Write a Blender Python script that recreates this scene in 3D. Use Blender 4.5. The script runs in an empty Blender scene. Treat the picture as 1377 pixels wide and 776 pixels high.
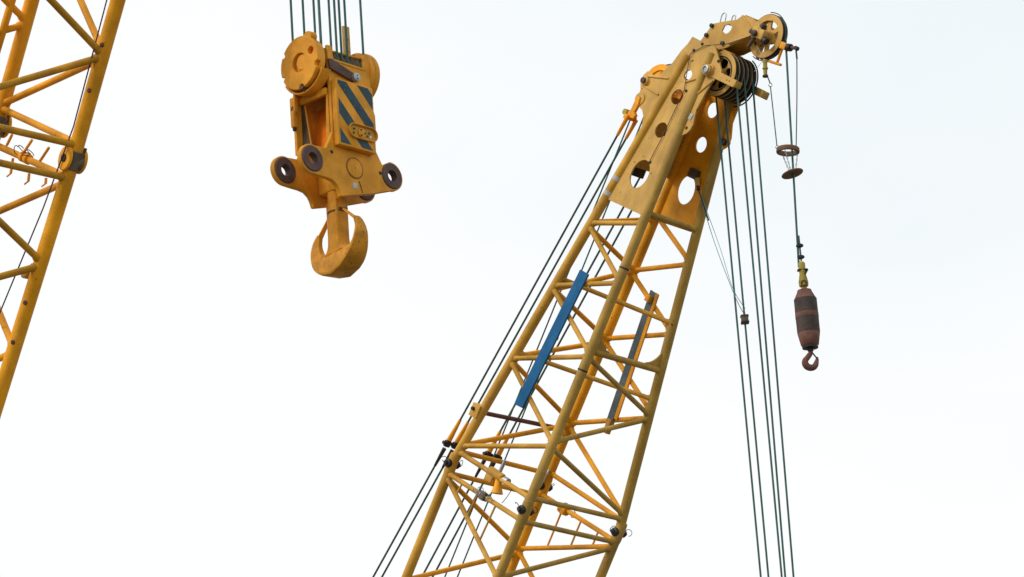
import bpy, bmesh, math, random
from mathutils import Vector, Matrix
random.seed(7)
R_ = math.radians
scene = bpy.context.scene
COL = scene.collection

# ------------------------------------------------------------------ camera
cam_d = bpy.data.cameras.new('camera'); cam = bpy.data.objects.new('camera', cam_d); COL.objects.link(cam)
PITCH, ROLL = R_(18.0), R_(4.2)
cam_d.sensor_width = 36.0
cam_d.lens = 36.0 * 4200.0 / 1377.0
cam_d.clip_start = 0.5; cam_d.clip_end = 6000
cam.location = (0, 0, 1.7)
cam.rotation_euler = (Matrix.Rotation(R_(90) + PITCH, 3, 'X') @ Matrix.Rotation(-ROLL, 3, 'Z')).to_euler()
scene.camera = cam

# ------------------------------------------------------------------ sky, sun, exposure
SUN_EL, SUN_AZ = R_(42), R_(-118)          # azimuth measured from +Y towards +X: light from the left, a little behind the camera
world = bpy.data.worlds.new('World'); scene.world = world; world.use_nodes = True
nt = world.node_tree; nt.nodes.clear()
def N(t, **k):
    n = nt.nodes.new(t)
    for a, b in k.items(): setattr(n, a, b)
    return n
sky = N('ShaderNodeTexSky', sky_type='NISHITA', sun_disc=False, sun_elevation=SUN_EL, sun_rotation=SUN_AZ, air_density=1.0, dust_density=3.0)
tc = N('ShaderNodeTexCoord')
mp = N('ShaderNodeMapping'); mp.inputs['Scale'].default_value = (1.0, 1.0, 2.2)
noi = N('ShaderNodeTexNoise'); noi.inputs['Scale'].default_value = 3.5; noi.inputs['Detail'].default_value = 4; noi.inputs['Roughness'].default_value = .5
ramp = N('ShaderNodeValToRGB')
ramp.color_ramp.elements[0].position = .25; ramp.color_ramp.elements[0].color = (8.1, 8.85, 9.1, 1)
ramp.color_ramp.elements[1].position = .70; ramp.color_ramp.elements[1].color = (9.7, 9.72, 9.7, 1)
mix = N('ShaderNodeMix', data_type='RGBA'); mix.inputs['Factor'].default_value = .93
bg = N('ShaderNodeBackground'); bg.inputs['Strength'].default_value = .1
out = N('ShaderNodeOutputWorld')
L = nt.links.new
L(tc.outputs['Generated'], mp.inputs['Vector']); L(mp.outputs['Vector'], noi.inputs['Vector']); 
sep = N('ShaderNodeSeparateXYZ'); L(tc.outputs['Generated'], sep.inputs['Vector'])
elv = N('ShaderNodeMapRange'); elv.inputs['From Min'].default_value = .12; elv.inputs['From Max'].default_value = .48; elv.inputs['To Min'].default_value = .42; elv.inputs['To Max'].default_value = -.16
L(sep.outputs['Z'], elv.inputs['Value'])
sdx = N('ShaderNodeMath', operation='MULTIPLY'); sdx.inputs[1].default_value = -.55; L(sep.outputs['X'], sdx.inputs[0])
ad1 = N('ShaderNodeMath', operation='ADD'); L(noi.outputs['Fac'], ad1.inputs[0]); L(elv.outputs['Result'], ad1.inputs[1])
ad2 = N('ShaderNodeMath', operation='ADD'); L(ad1.outputs[0], ad2.inputs[0]); L(sdx.outputs[0], ad2.inputs[1])
L(ad2.outputs[0], ramp.inputs['Fac'])
L(sky.outputs['Color'], mix.inputs['A']); L(ramp.outputs['Color'], mix.inputs['B'])
L(mix.outputs['Result'], bg.inputs['Color']); L(bg.outputs['Background'], out.inputs['Surface'])
sun_d = bpy.data.lights.new('sun', 'SUN'); sun_d.energy = 1.6; sun_d.angle = R_(14); sun_d.color = (1.0, .95, .87)
sun = bpy.data.objects.new('sun', sun_d); COL.objects.link(sun)
sdir = Vector((math.sin(SUN_AZ) * math.cos(SUN_EL), math.cos(SUN_AZ) * math.cos(SUN_EL), math.sin(SUN_EL)))
sun.rotation_euler = sdir.to_track_quat('Z', 'Y').to_euler(); sun.location = (0, 0, 60)
scene.view_settings.view_transform = 'Standard'; scene.view_settings.look = 'None'
scene.view_settings.exposure = 0.12; scene.view_settings.gamma = 1.0; scene.view_settings.use_curve_mapping = False

# ------------------------------------------------------------------ materials
def material(name, base, dirt=None, chips=None, rough=.55, metal=0.0, spec=.25, scale=1.0, chip_amt=.325, dirt_amt=.6, bump=.2, streak=(1, 1, 1)):
    m = bpy.data.materials.new(name); m.use_nodes = True
    t = m.node_tree; b = t.nodes['Principled BSDF']; lk = t.links.new
    co = t.nodes.new('ShaderNodeTexCoord')
    def noise(s, d, r, st=(1, 1, 1)):
        mpp = t.nodes.new('ShaderNodeMapping'); mpp.inputs['Scale'].default_value = st
        n = t.nodes.new('ShaderNodeTexNoise'); n.inputs['Scale'].default_value = s; n.inputs['Detail'].default_value = d; n.inputs['Roughness'].default_value = r
        lk(co.outputs['Object'], mpp.inputs['Vector']); lk(mpp.outputs['Vector'], n.inputs['Vector']); return n.outputs['Fac']
    def rmp(f, a, c):
        r = t.nodes.new('ShaderNodeMapRange'); r.inputs['From Min'].default_value = a; r.inputs['From Max'].default_value = c
        lk(f, r.inputs['Value']); return r.outputs['Result']
    def mixc(f, a, c):
        x = t.nodes.new('ShaderNodeMix'); x.data_type = 'RGBA'
        lk(f, x.inputs['Factor'])
        if isinstance(a, tuple): x.inputs['A'].default_value = (*a, 1)
        else: lk(a, x.inputs['A'])
        x.inputs['B'].default_value = (*c, 1); return x.outputs['Result']
    light = tuple(min(1, v * 1.12 + .012) for v in base); dark = tuple(v * .76 for v in base)
    c = mixc(rmp(noise(1.7 * scale, 5, .6), .35, .65), dark, light)
    if dirt:
        f = t.nodes.new('ShaderNodeMath'); f.operation = 'MULTIPLY'; f.inputs[1].default_value = dirt_amt
        lk(rmp(noise(3.1 * scale, 8, .65, streak), .45, .75), f.inputs[0]); c = mixc(f.outputs[0], c, dirt)
    if chips:
        c = mixc(rmp(noise(13 * scale, 6, .6), 1 - chip_amt, 1.04 - chip_amt), c, chips)
    lk(c, b.inputs['Base Color'])
    rr = t.nodes.new('ShaderNodeMapRange'); rr.inputs['To Min'].default_value = rough - .1; rr.inputs['To Max'].default_value = min(1, rough + .18)
    lk(noise(6 * scale, 4, .6), rr.inputs['Value']); lk(rr.outputs['Result'], b.inputs['Roughness'])
    b.inputs['Metallic'].default_value = metal; b.inputs['Specular IOR Level'].default_value = spec
    if bump:
        bn = t.nodes.new('ShaderNodeBump'); bn.inputs['Strength'].default_value = bump; bn.inputs['Distance'].default_value = .01
        lk(noise(22 * scale, 5, .6), bn.inputs['Height']); lk(bn.outputs['Normal'], b.inputs['Normal'])
    return m
DIRT = (.16, .09, .035); RUST = (.10, .04, .02)
M = dict(
    golden=material('weathered_golden_paint', (.60, .315, .032), DIRT, RUST, streak=(1, 1, .35)),
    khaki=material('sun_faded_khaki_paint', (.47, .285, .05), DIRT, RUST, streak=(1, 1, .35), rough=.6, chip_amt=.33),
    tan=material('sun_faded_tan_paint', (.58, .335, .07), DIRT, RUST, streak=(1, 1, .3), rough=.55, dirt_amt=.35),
    orange=material('orange_yellow_paint', (.85, .355, .003), DIRT, RUST, streak=(1, 1, .35), dirt_amt=.35),
    amber=material('amber_crane_paint', (.90, .39, .004), DIRT, RUST, streak=(1, 1, .35), dirt_amt=.4),
    ochre=material('ochre_crane_paint', (.58, .28, .006), DIRT, RUST, streak=(1, 1, .35), dirt_amt=.45),
    block=material('hook_block_paint', (.74, .31, .012), (.30, .12, .010), RUST, streak=(1, 1, .4), scale=1.6, dirt_amt=.4, chip_amt=.32),
    hookpaint=material('chipped_hook_paint', (.66, .28, .010), (.20, .09, .012), (.03, .035, .045), scale=1.6, dirt_amt=.7, chip_amt=.37),
    orangeglow=material('orange_bounce_glow_paint', (.95, .21, .004), (.6, .12, .01), None, dirt_amt=.3, spec=.1, rough=.7),  # bounced orange light inside the hook block, painted into the colour
    vivid=material('vivid_orange_paint', (.95, .36, .004), DIRT, RUST, dirt_amt=.25),
    rope=material('green_greased_wire_rope', (.014, .10, .082), (.03, .035, .03), None, rough=.45, metal=.3, spec=.5, scale=3, streak=(1, 1, .2)),
    pendant=material('grey_green_wire_rope', (.04, .10, .075), (.04, .03, .02), None, rough=.5, metal=.3, scale=3),
    darksteel=material('dark_greased_steel', (.035, .032, .030), (.06, .035, .02), None, rough=.45, metal=.5, scale=2),
    sheave=material('greasy_brown_sheave_steel', (.13, .095, .055), (.05, .035, .025), RUST, rough=.45, metal=.35, scale=2, dirt_amt=.7),
    flange=material('worn_flange_paint', (.30, .215, .10), (.12, .085, .05), None, scale=3),
    steel=material('bare_steel', (.42, .45, .46), (.2, .15, .1), None, rough=.4, metal=.6, scale=3),
    darkbrown=material('grimy_pin_steel', (.16, .125, .09), (.07, .06, .05), RUST, rough=.6, metal=.3, scale=3),
    rust=material('rusty_maroon_steel', (.15, .065, .055), (.07, .045, .035), None, rough=.8, spec=.2, scale=3),
    boss=material('brown_bare_eye_steel', (.115, .065, .055), (.07, .05, .045), None, rough=.6, metal=.2, scale=3),
    blue=material('blue_board_paint', (.005, .105, .26), (.01, .08, .16), None, rough=.6, spec=.12, scale=1, dirt_amt=.4, bump=.05),
    slate=material('slate_blue_board_paint', (.085, .115, .13), (.05, .05, .045), RUST, rough=.6, scale=1.5),
    navy=material('dark_teal_stripe_paint', (.018, .062, .085), (.05, .06, .055), (.40, .18, .02), chip_amt=.36, rough=.5, scale=2, bump=.05),
    weight=material('dirty_black_weight_paint', (.055, .043, .037), (.10, .055, .04), (.16, .07, .05), rough=.7, scale=4, chip_amt=.38),
    maroon=material('red_oxide_weight_paint', (.165, .07, .052), (.09, .055, .04), (.42, .19, .02), rough=.7, scale=4, chip_amt=.36),
    olive=material('dull_yellow_socket_paint', (.36, .27, .035), (.12, .10, .03), RUST, rough=.6, scale=4),
    white=material('pale_paint', (.72, .70, .66), (.4, .36, .3), None, rough=.4, scale=3),  # plain off-white for the small plates and one bolt
    tape=material('grey_tape', (.45, .46, .46), None, None, rough=.6, scale=4),
    ringbrown=material('brown_weight_ring_paint', (.19, .10, .05), (.08, .06, .04), None, rough=.7, scale=4),
    cable=material('dark_signal_cable', (.05, .04, .05), None, None, rough=.6, bump=0),
    violet=material('dark_violet_cable', (.05, .03, .09), None, None, rough=.6, bump=0),
    teal=material('pale_green_cord', (.12, .33, .29), None, None, rough=.7, bump=0),
    ground=material('dusty_concrete_ground', (.16, .145, .125), (.11, .10, .085), None, rough=.9, spec=.2, scale=.2),
)

# ------------------------------------------------------------------ mesh tools
class MB:
    def __init__(s): s.v = []; s.f = []; s.mi = []; s.mats = []
    def slot(s, m):
        if m not in s.mats: s.mats.append(m)
        return s.mats.index(m)
    def add(s, v, f, m, mat=None):
        o = len(s.v); k = s.slot(m)
        s.v += [tuple(mat @ Vector(p)) if mat else tuple(p) for p in v]
        s.f += [tuple(i + o for i in q) for q in f]; s.mi += [k] * len(f); return s
    def tube(s, pts, r, m, seg=14, cap=True, closed=False):
        pts = [Vector(p) for p in pts]; n = len(pts); rs = r if isinstance(r, (list, tuple)) else [r] * n
        v, f = [], []; up = None
        for i, p in enumerate(pts):
            if closed: d = (pts[(i + 1) % n] - pts[i - 1])
            else: d = (pts[min(i + 1, n - 1)] - pts[max(i - 1, 0)])
            d.normalize()
            if up is None:
                up = Vector((0, 0, 1)) if abs(d.z) < .9 else Vector((1, 0, 0))
            a = d.cross(up).normalized(); b = a.cross(d).normalized(); up = b
            v += [p + (a * math.cos(t) + b * math.sin(t)) * rs[i] for t in [2 * math.pi * k / seg for k in range(seg)]]
        for i in range(n if closed else n - 1):
            j = (i + 1) % n
            f += [(i * seg + k, i * seg + (k + 1) % seg, j * seg + (k + 1) % seg, j * seg + k) for k in range(seg)]
        if cap and not closed: f += [tuple(range(seg))[::-1], tuple((n - 1) * seg + k for k in range(seg))]
        return s.add(v, f, m)
    def lathe(s, prof, p0, ax, m, seg=40, closed=False):
        # prof: list of (distance along axis, radius)
        p0 = Vector(p0); ax = Vector(ax).normalized(); a = ax.orthogonal().normalized(); b = ax.cross(a)
        v, f = [], []; n = len(prof)
        for d, r in prof:
            v += [p0 + ax * d + (a * math.cos(t) + b * math.sin(t)) * r for t in [2 * math.pi * k / seg for k in range(seg)]]
        for i in range(n if closed else n - 1):
            j = (i + 1) % n
            f += [(i * seg + k, i * seg + (k + 1) % seg, j * seg + (k + 1) % seg, j * seg + k) for k in range(seg)]
        if not closed: f += [tuple(range(seg))[::-1], tuple((n - 1) * seg + k for k in range(seg))]
        return s.add(v, f, m)
    def box(s, x, y, z, m, mat=None, bev=.006):
        bm = bmesh.new(); bmesh.ops.create_cube(bm, size=1)
        bmesh.ops.scale(bm, vec=(x[1] - x[0], y[1] - y[0], z[1] - z[0]), verts=bm.verts)
        bmesh.ops.translate(bm, vec=((x[0] + x[1]) / 2, (y[0] + y[1]) / 2, (z[0] + z[1]) / 2), verts=bm.verts)
        bmesh.ops.bevel(bm, geom=bm.edges[:], offset=bev, segments=2, profile=.5, affect='EDGES')
        bm.verts.index_update(); v = [x.co.copy() for x in bm.verts]; f = [[q.index for q in p.verts] for p in bm.faces]; bm.free()
        return s.add(v, f, m, mat)
    def plate(s, outline, holes, thick, m, fn, bev=.006):
        # flat plate with real holes: outline and holes in 2D, fn(x, y, z) -> 3D
        cu = bpy.data.curves.new('c', 'CURVE'); cu.dimensions = '2D'; cu.fill_mode = 'BOTH'
        cu.extrude = thick / 2 - bev; cu.bevel_depth = bev; cu.bevel_resolution = 1; cu.offset = -bev
        for ln in [outline] + list(holes):
            sp = cu.splines.new('POLY'); sp.points.add(len(ln) - 1); sp.use_cyclic_u = True
            for p, q in zip(sp.points, ln): p.co = (q[0], q[1], 0, 1)
        ob = bpy.data.objects.new('c', cu); me = bpy.data.meshes.new_from_object(ob)
        v = [fn(*x.co) for x in me.vertices]; f = [tuple(p.vertices) for p in me.polygons]
        bpy.data.objects.remove(ob); bpy.data.curves.remove(cu); bpy.data.meshes.remove(me)
        return s.add(v, f, m)
    def build(s, name, parent=None, loc=None, label=None):
        me = bpy.data.meshes.new(name)
        off = Vector(loc) if loc is not None else Vector((0, 0, 0))
        me.from_pydata([tuple(Vector(p) - off) for p in s.v], [], s.f)
        for m in s.mats: me.materials.append(m)
        me.polygons.foreach_set('material_index', s.mi)
        bm = bmesh.new(); bm.from_mesh(me); bmesh.ops.recalc_face_normals(bm, faces=bm.faces[:]); bm.to_mesh(me); bm.free()
        me.polygons.foreach_set('use_smooth', [True] * len(me.polygons))
        me.set_sharp_from_angle(angle=R_(38)); me.update()
        o = bpy.data.objects.new(name, me); COL.objects.link(o); o.location = off
        if parent: o.parent = parent
        if label: o['label'] = label
        return o
def circ(cx, cy, r, n=36, a0=0, a1=2 * math.pi, end=False, ry=None):
    k = n + (1 if end else 0)
    return [(cx + r * math.cos(a0 + (a1 - a0) * i / n), cy + (ry or r) * math.sin(a0 + (a1 - a0) * i / n)) for i in range(k)]
def empty(name, matrix, label, cat, group=None):
    o = bpy.data.objects.new(name, None); COL.objects.link(o); o.empty_display_size = .3
    o.matrix_world = matrix; o['label'] = label; o['category'] = cat
    if group: o['group'] = group
    return o
def tag(o, label, cat, group=None):
    o['label'] = label; o['category'] = cat
    if group: o['group'] = group
    return o
def frame(P, rows):
    m = Matrix(rows).to_4x4(); m.translation = Vector(P); return m
def lerp(a, b, f): return a + (b - a) * f
def cr(pts, n=8, closed=False):          # Catmull-Rom through points
    P = [Vector(p) for p in pts]; o = []
    for i in range(len(P) - 1):
        p0, p1, p2, p3 = P[max(i - 1, 0)], P[i], P[i + 1], P[min(i + 2, len(P) - 1)]
        for k in range(n):
            t = k / n
            o.append(.5 * ((2 * p1) + (p2 - p0) * t + (2 * p0 - 5 * p1 + 4 * p2 - p3) * t * t + (3 * p1 - p0 - 3 * p2 + p3) * t ** 3))
    o.append(P[-1]); return o

# ------------------------------------------------------------------ ground
g = MB(); S = 3000
g.add([(-S, -S, 0), (S, -S, 0), (S, S, 0), (-S, S, 0)], [(0, 1, 2, 3)], M['ground'])
go = g.build('ground'); go['kind'] = 'structure'

# ------------------------------------------------------------------ lattice boom frame (local axes: x = belly direction, y = across, z = along the boom)
F1 = frame((.1318, 48.5927, 13.9505), ((.5578, .7046, .4386), (-.599, .7076, -.3749), (-.5745, -.0536, .8168)))
W0, H0, W1, A1, B1, TT = 2.0686, 2.0085, .9580, .3710, .4134, 6.0
SG = dict(A=(-1, -1), B=(1, -1), C=(1, 1), D=(-1, 1))
def half_w(t): return W0 / 2 if t < 0 else W0 / 2 + (W1 - W0) / 2 * t / TT
def chord_pt(k, t):
    s, r = SG[k]
    if t < 0: h = s * H0 / 2
    else:
        f = t / TT; h = s * H0 / 2 * (1 - f) + (-A1 if s < 0 else B1) * f
    return Vector((h, r * half_w(t), t))
boom = empty('crane_boom', F1, 'tan and orange lattice crane boom with perforated head plates, sheaves and a blue board', 'crane boom')
CR = .079
top_t = dict(A=7.45, B=7.62, C=7.62, D=7.45)
cm = dict(A='golden', B='khaki', C='khaki', D='orange')
def pin_joint(mb, p, ax, r, m1, m2, m3):
    """fork-and-eye pin joint: two eye plates and a cross pin"""
    ax = Vector(ax)
    mb.lathe([(-.125, r * .7), (-.115, r * .9), (-.075, r), (-.03, r * .9), (-.025, r * .6), (.025, r * .6), (.03, r * .9), (.075, r), (.115, r * .9), (.125, r * .7)], p, (0, 1, 0), m1, 20)
    mb.lathe([(-.16, r * .45), (-.155, r * .5), (.155, r * .5), (.16, r * .45)], p, (0, 1, 0), m2, 16)
    mb.lathe([(-.17, CR * 1.03), (-.12, CR * 1.12), (.12, CR * 1.12), (.17, CR * 1.03)], p, ax, m3, 18)
def rclip(mb, c, r, m, n=14):
    a = Vector((random.uniform(-1, 1), random.uniform(-1, 1), random.uniform(-1, 1))).normalized(); b = a.orthogonal().normalized(); d = a.cross(b)
    mb.tube([Vector(c) + (b * math.cos(t) + d * math.sin(t)) * r for t in [5.2 * k / n for k in range(n + 1)]], .006, m, 6)
for k in 'ABCD':
    ch = MB(); ch.tube([chord_pt(k, 0), chord_pt(k, top_t[k])], CR, M[cm[k]], 22)
    o = ch.build('chord', boom)
    if k == 'B':
        for t in (4.02, 2.32):
            wd = MB(); p = chord_pt(k, t); d = (chord_pt(k, t + .1) - p).normalized()
            wd.lathe([(-.014, CR + .001), (-.01, CR + .005), (.01, CR + .005), (.014, CR + .001)], p, d, M['darksteel'], 22); wd.build('weld_band', o)
    lo = MB(); lo.tube([chord_pt(k, -8.2), chord_pt(k, -.03)], CR, M[cm[k]], 22); lo.build('chord', boom)
    pj = MB(); pin_joint(pj, chord_pt(k, -.01), (0, 0, 1), .074, M['darksteel'], M['darksteel'], M[cm[k]])
    q = pj.build('pin_joint', boom)
    for s in (-1, 1): rc = MB(); rclip(rc, chord_pt(k, 0) + Vector((random.uniform(-.04, .04), s * .17, .03)), .055, M['darksteel']); rc.build('retaining_clip', q)
PAT = [('AB', 4.42, 4.78), ('AD', 4.44, 4.80), ('AB', 4.36, 3.82), ('AD', 4.35, 3.90), ('AB', 3.28, 3.78), ('AD', 3.20, 3.89), ('AC', 3.42, 3.42),
       ('AB', 3.22, 2.60), ('AD', 3.22, 2.68), ('AB', 1.94, 2.55), ('AD', 1.98, 2.62), ('AC', 2.06, 2.18), ('AB', 1.88, 1.10), ('AD', 1.90, 1.17),
       ('AB', .32, 1.06), ('AD', .34, 1.12), ('AB', .21, .19), ('AD', .22, .22), ('AB', -.18, -.18), ('AD', -.17, -.18), ('AB', -.24, -1.18), ('AD', -.25, -1.14),
       ('AB', -2.05, -1.21), ('AD', -2.05, -1.21), ('BC', 2.54, 1.92), ('BC', 1.13, 1.86), ('BC', 1.04, .28), ('BC', .20, .21), ('BC', -.19, -.18),
       ('BC', -1.15, -.28), ('BC', 4.955, 4.95), ('DC', 4.87, 4.44), ('DC', 3.90, 4.39), ('DC', 3.84, 3.29), ('DC', 2.68, 3.25), ('DC', 2.64, 1.99),
       ('DC', 1.15, 1.88), ('DC', 1.09, .27), ('DC', .24, .19), ('DC', -.15, -.16), ('DC', -1.13, -.25), ('DC', -1.17, -2.06),
       ('BC', -1.22, -2.06), ('AB', -2.12, -3.05), ('AD', -2.12, -3.05), ('BC', -3.05, -2.12), ('DC', -3.05, -2.12), ('AB', -3.98, -3.1), ('AD', -3.98, -3.1),
       ('BC', -3.1, -3.98), ('DC', -3.1, -3.98), ('AB', -4.04, -5.0), ('AD', -4.04, -5.0), ('BC', -5.0, -4.04), ('DC', -5.0, -4.04), ('AB', -5.9, -5.06), ('AD', -5.9, -5.06),
       ('BC', -5.06, -5.9), ('DC', -5.06, -5.9), ('AB', -5.96, -6.9), ('AD', -5.96, -6.9), ('BC', -6.9, -5.96), ('DC', -6.9, -5.96)]
BM = dict(AB='golden', AD='orange', BC='khaki', DC='orange', AC='golden')
for f, a, b in PAT:
    p, q = chord_pt(f[0], a), chord_pt(f[1], b); d = (q - p).normalized()
    mb = MB(); r_ = .041 if f != 'AC' else .038; mb.tube([p + d * .05, p + d * .092, p + d * .112, q - d * .112, q - d * .092, q - d * .05], [r_ + .014, r_ + .013, r_, r_, r_ + .013, r_ + .014], M[BM[f]], 16); mb.build('brace', boom)
# portal bar with curved gussets across the belly
def belly(x, y, z):
    t = y; h = chord_pt('B', t).x; return Vector((h + z, x, t))
pb = MB()
pb.box((0, 0), (0, 0), (0, 0), M['khaki']) if False else None
p, q = chord_pt('B', 2.645), chord_pt('C', 2.65); pb.tube([p, q], .052, M['khaki'], 16)
po = pb.build('portal_bar', boom)
for s in (-1, 1):
    gp = MB(); w0 = half_w(2.65); w1 = half_w(3.05)
    arc = [(s * (w1 - .05 - .0), 3.06), (s * (w0 - .03), 2.63), (s * (w0 - .42), 2.66)]
    cx, cy = s * (w0 - .42), 3.08
    arc += [(cx + s * .34 * math.sin(a), cy - .37 * math.cos(a)) for a in [math.pi / 2 * i / 10 for i in range(1, 11)]]
    gp.plate(arc if s > 0 else arc, [], .03, M['khaki'], belly, .005); gp.build('gusset', po)
# rungs of the end frames
for f, lst in (('AB', ((.16, .30), (.38, .55), (.62, .80))), ('DC', ((.30, .30), (.55, .55), (.78, .78)))):
    for u, v in lst:
        if f == 'AB':
            p = lerp(chord_pt('A', -.19), chord_pt('B', -.18), u + .04); q = lerp(chord_pt('A', -.25), chord_pt('B', -1.18), u + .02)
        else:
            p = lerp(chord_pt('D', -.15), chord_pt('C', -.16), u); q = lerp(chord_pt('D', -1.13), chord_pt('C', -.25), u)
        mb = MB(); mb.tube([p, q], .017, M['golden' if f == 'AB' else 'orange'], 10); mb.build('rung', boom)
# clip bundles hanging on the end frames
for a, b, fr, m in (('A', 'B', .50, 'darkbrown'), ('D', 'C', .33, 'orange')):
    p = lerp(chord_pt(a, -.18), chord_pt(b, -.18), fr); mb = MB()
    d = (chord_pt(b, -.18) - chord_pt(a, -.18)).normalized()
    for s in (-.09, .03): mb.lathe([(s - .035, .05), (s - .03, .066), (s + .03, .066), (s + .035, .05)], p, d, M[m], 16)
    mb.box((-.05, .05), (-.03, .03), (-.09, .05), M[m], Matrix.Translation(p + d * .02 + Vector((0, -.05, .03))))
    o = mb.build('pin_holder', boom)
    for i in range(5): rc = MB(); rclip(rc, p + d * (.09 * i - .16) + Vector((.02, -.09 if a == 'A' else .02, .02 + .05 * (i % 2))), .055, M['darksteel'] if a == 'D' else M['steel']); rc.build('retaining_clip', o)
# rusty cross pipe with its bracket
rp = MB(); rp.tube([(-1.0, -.92, .92), (-.98, .86, 1.0)], .036, M['rust'], 14); o = rp.build('cross_pipe', boom, label='rusty maroon pipe across the boom')
bk = MB(); pA = chord_pt('A', .92)
bk.box((-.14, .06), (-.10, .05), (-.10, .12), M['golden'], Matrix.Translation(pA + Vector((-.03, 0, 0))), .01)
bk.tube([pA + Vector((-.1, -.14, .03)), pA + Vector((-.1, .1, .03))], .03, M['darksteel'], 12); bk.build('bracket', o)
# small work lamp clamped below a brace
lp = MB(); c = Vector((.06, -1.0, .22))
lp.lathe([(-.17, .06), (-.16, .075), (.15, .075), (.17, .06)], c + Vector((-.03, 0, .0)), (1, 0, -.02), M['golden'], 18)
lp.box((-.20, -.03), (-.06, .06), (-.16, -.05), M['golden'], Matrix.Translation(c), .012)
lo_ = lp.build('work_lamp', boom)
hd = MB(); hd.lathe([(0, .055), (.10, .062), (.22, .10), (.225, .09), (.12, .05), (.11, .0)], c + Vector((.07, 0, -.05)), (.35, 0, -1), M['orange'], 22); hd.build('lamp_hood', lo_)
cl = MB(); cl.lathe([(-.05, .055), (.05, .055)], c + Vector((.24, 0, 0)), (1, 0, 0), M['steel'], 14); cl.tube([c + Vector((.02, 0, .02)), c + Vector((.01, .02, .26))], .03, M['steel'], 10)
cl.build('clamp', lo_)
wr = MB(); wr.tube(cr([c + Vector((.3, 0, -.03)), c + Vector((.42, 0, -.05)), c + Vector((.40, 0, -.2)), c + Vector((.34, 0, -.34))], 5), .006, M['cable'], 6); wr.build('lamp_cable', lo_)
# small pale plates along the far chord
for p, q in (((-.80, .66, 3.82), (-.62, .66, 4.05)), ((-1.0, .90, -.03), (-.93, .90, .30))):
    p, q = Vector(p), Vector(q); d = (q - p).normalized(); mb = MB(); n = d.cross(Vector((0, 1, 0))).normalized(); w = .05
    b = Vector((0, .012, 0))
    v = [p - n * w - b, q - n * w * .5 - b, q + n * w - b, p + n * w * .6 - b, p - n * w + b, q - n * w * .5 + b, q + n * w + b, p + n * w * .6 + b]
    mb.add(v, [(0, 1, 2, 3), (4, 5, 6, 7), (0, 1, 5, 4), (1, 2, 6, 5), (2, 3, 7, 6), (3, 0, 4, 7)], M['white']); mb.build('pale_strip', boom)
# boards bolted to the side faces
def side(r, off):      # plate on a side face: (h, t, thickness) -> local
    return lambda x, y, z: Vector((x, r * (half_w(y) + off) + z, y))
bb = MB(); bb.plate([(-.215, 1.34), (-.005, 1.35), (.012, 3.69), (-.207, 3.70)], [], .035, M['blue'], side(-1, .07), .004)
o = bb.build('side_board', boom, label='bright blue board on the near side of the boom')
tb = MB()
for t in (1.5, 2.56, 3.55): tb.box((-.12, -.07), (-half_w(t) - .055, -half_w(t) + .03), (t - .03, t + .03), M['golden'])
tb.build('mounting_block', o)
sb = MB(); sb.plate([(-.03, 1.50), (.12, 1.56), (.13, 3.74), (-.01, 3.75)], [], .03, M['slate'], side(1, -.05), .004)
o = sb.build('side_board', boom, label='slate blue board with an orange flange on the far side')
fl_ = MB(); fl_.plate([(.128, 1.60), (.205, 1.60), (.205, 3.74), (.137, 3.75)], [], .03, M['orange'], side(1, -.055), .004); fl_.build('board_flange', o)
kb = MB()
kb.box((-.0, .10), (half_w(3.62) - .14, half_w(3.62) - .05), (3.56, 3.67), M['orange']); kb.build('bracket', o); kb = MB()
kb.lathe([(-.05, .065), (.05, .065)], Vector((.06, half_w(1.9) - .04, 1.93)), (1, 0, 0), M['orange'], 14) if False else None
kb.box((.03, .12), (half_w(1.4) - .12, half_w(1.4) - .02), (1.32, 1.56), M['golden']); kb.build('bracket', o)

# ------------------------------------------------------------------ boom head
LEFT_EDGE = [(-.47, 4.87), (-.455, 5.8), (-.44, 5.96), (-.45, 6.115), (-.52, 6.29), (-.61, 6.37), (-.70, 6.40), (-.80, 6.42), (-.845, 6.5), (-.855, 6.65), (-.94, 6.77), (-.95, 6.88), (-.90, 6.97), (-.742, 6.945), (-.60, 7.01), (-.53, 7.12), (-.462, 7.24), (-.40, 7.48), (-.335, 7.61), (-.309, 7.745)]
RIGHT_EDGE = [(-.088, 7.735), (.245, 7.746), (.40, 7.64), (.645, 7.42), (.56, 7.20), (.528, 7.0), (.51, 6.72), (.59, 6.50), (.585, 6.40), (.55, 6.33), (.44, 6.24), (.43, 5.6), (.43, 4.885)]
HOLES = [circ(-.008, 7.165, .085, 28), circ(-.013, 6.785, .125, 30), circ(-.01, 6.21, .127, 30), circ(-.01, 5.45, .195, 40, ry=.235), circ(.49, 6.40, .03, 14)]
AX = (.43, 7.36); RAX = (-.825, 6.815)
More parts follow.
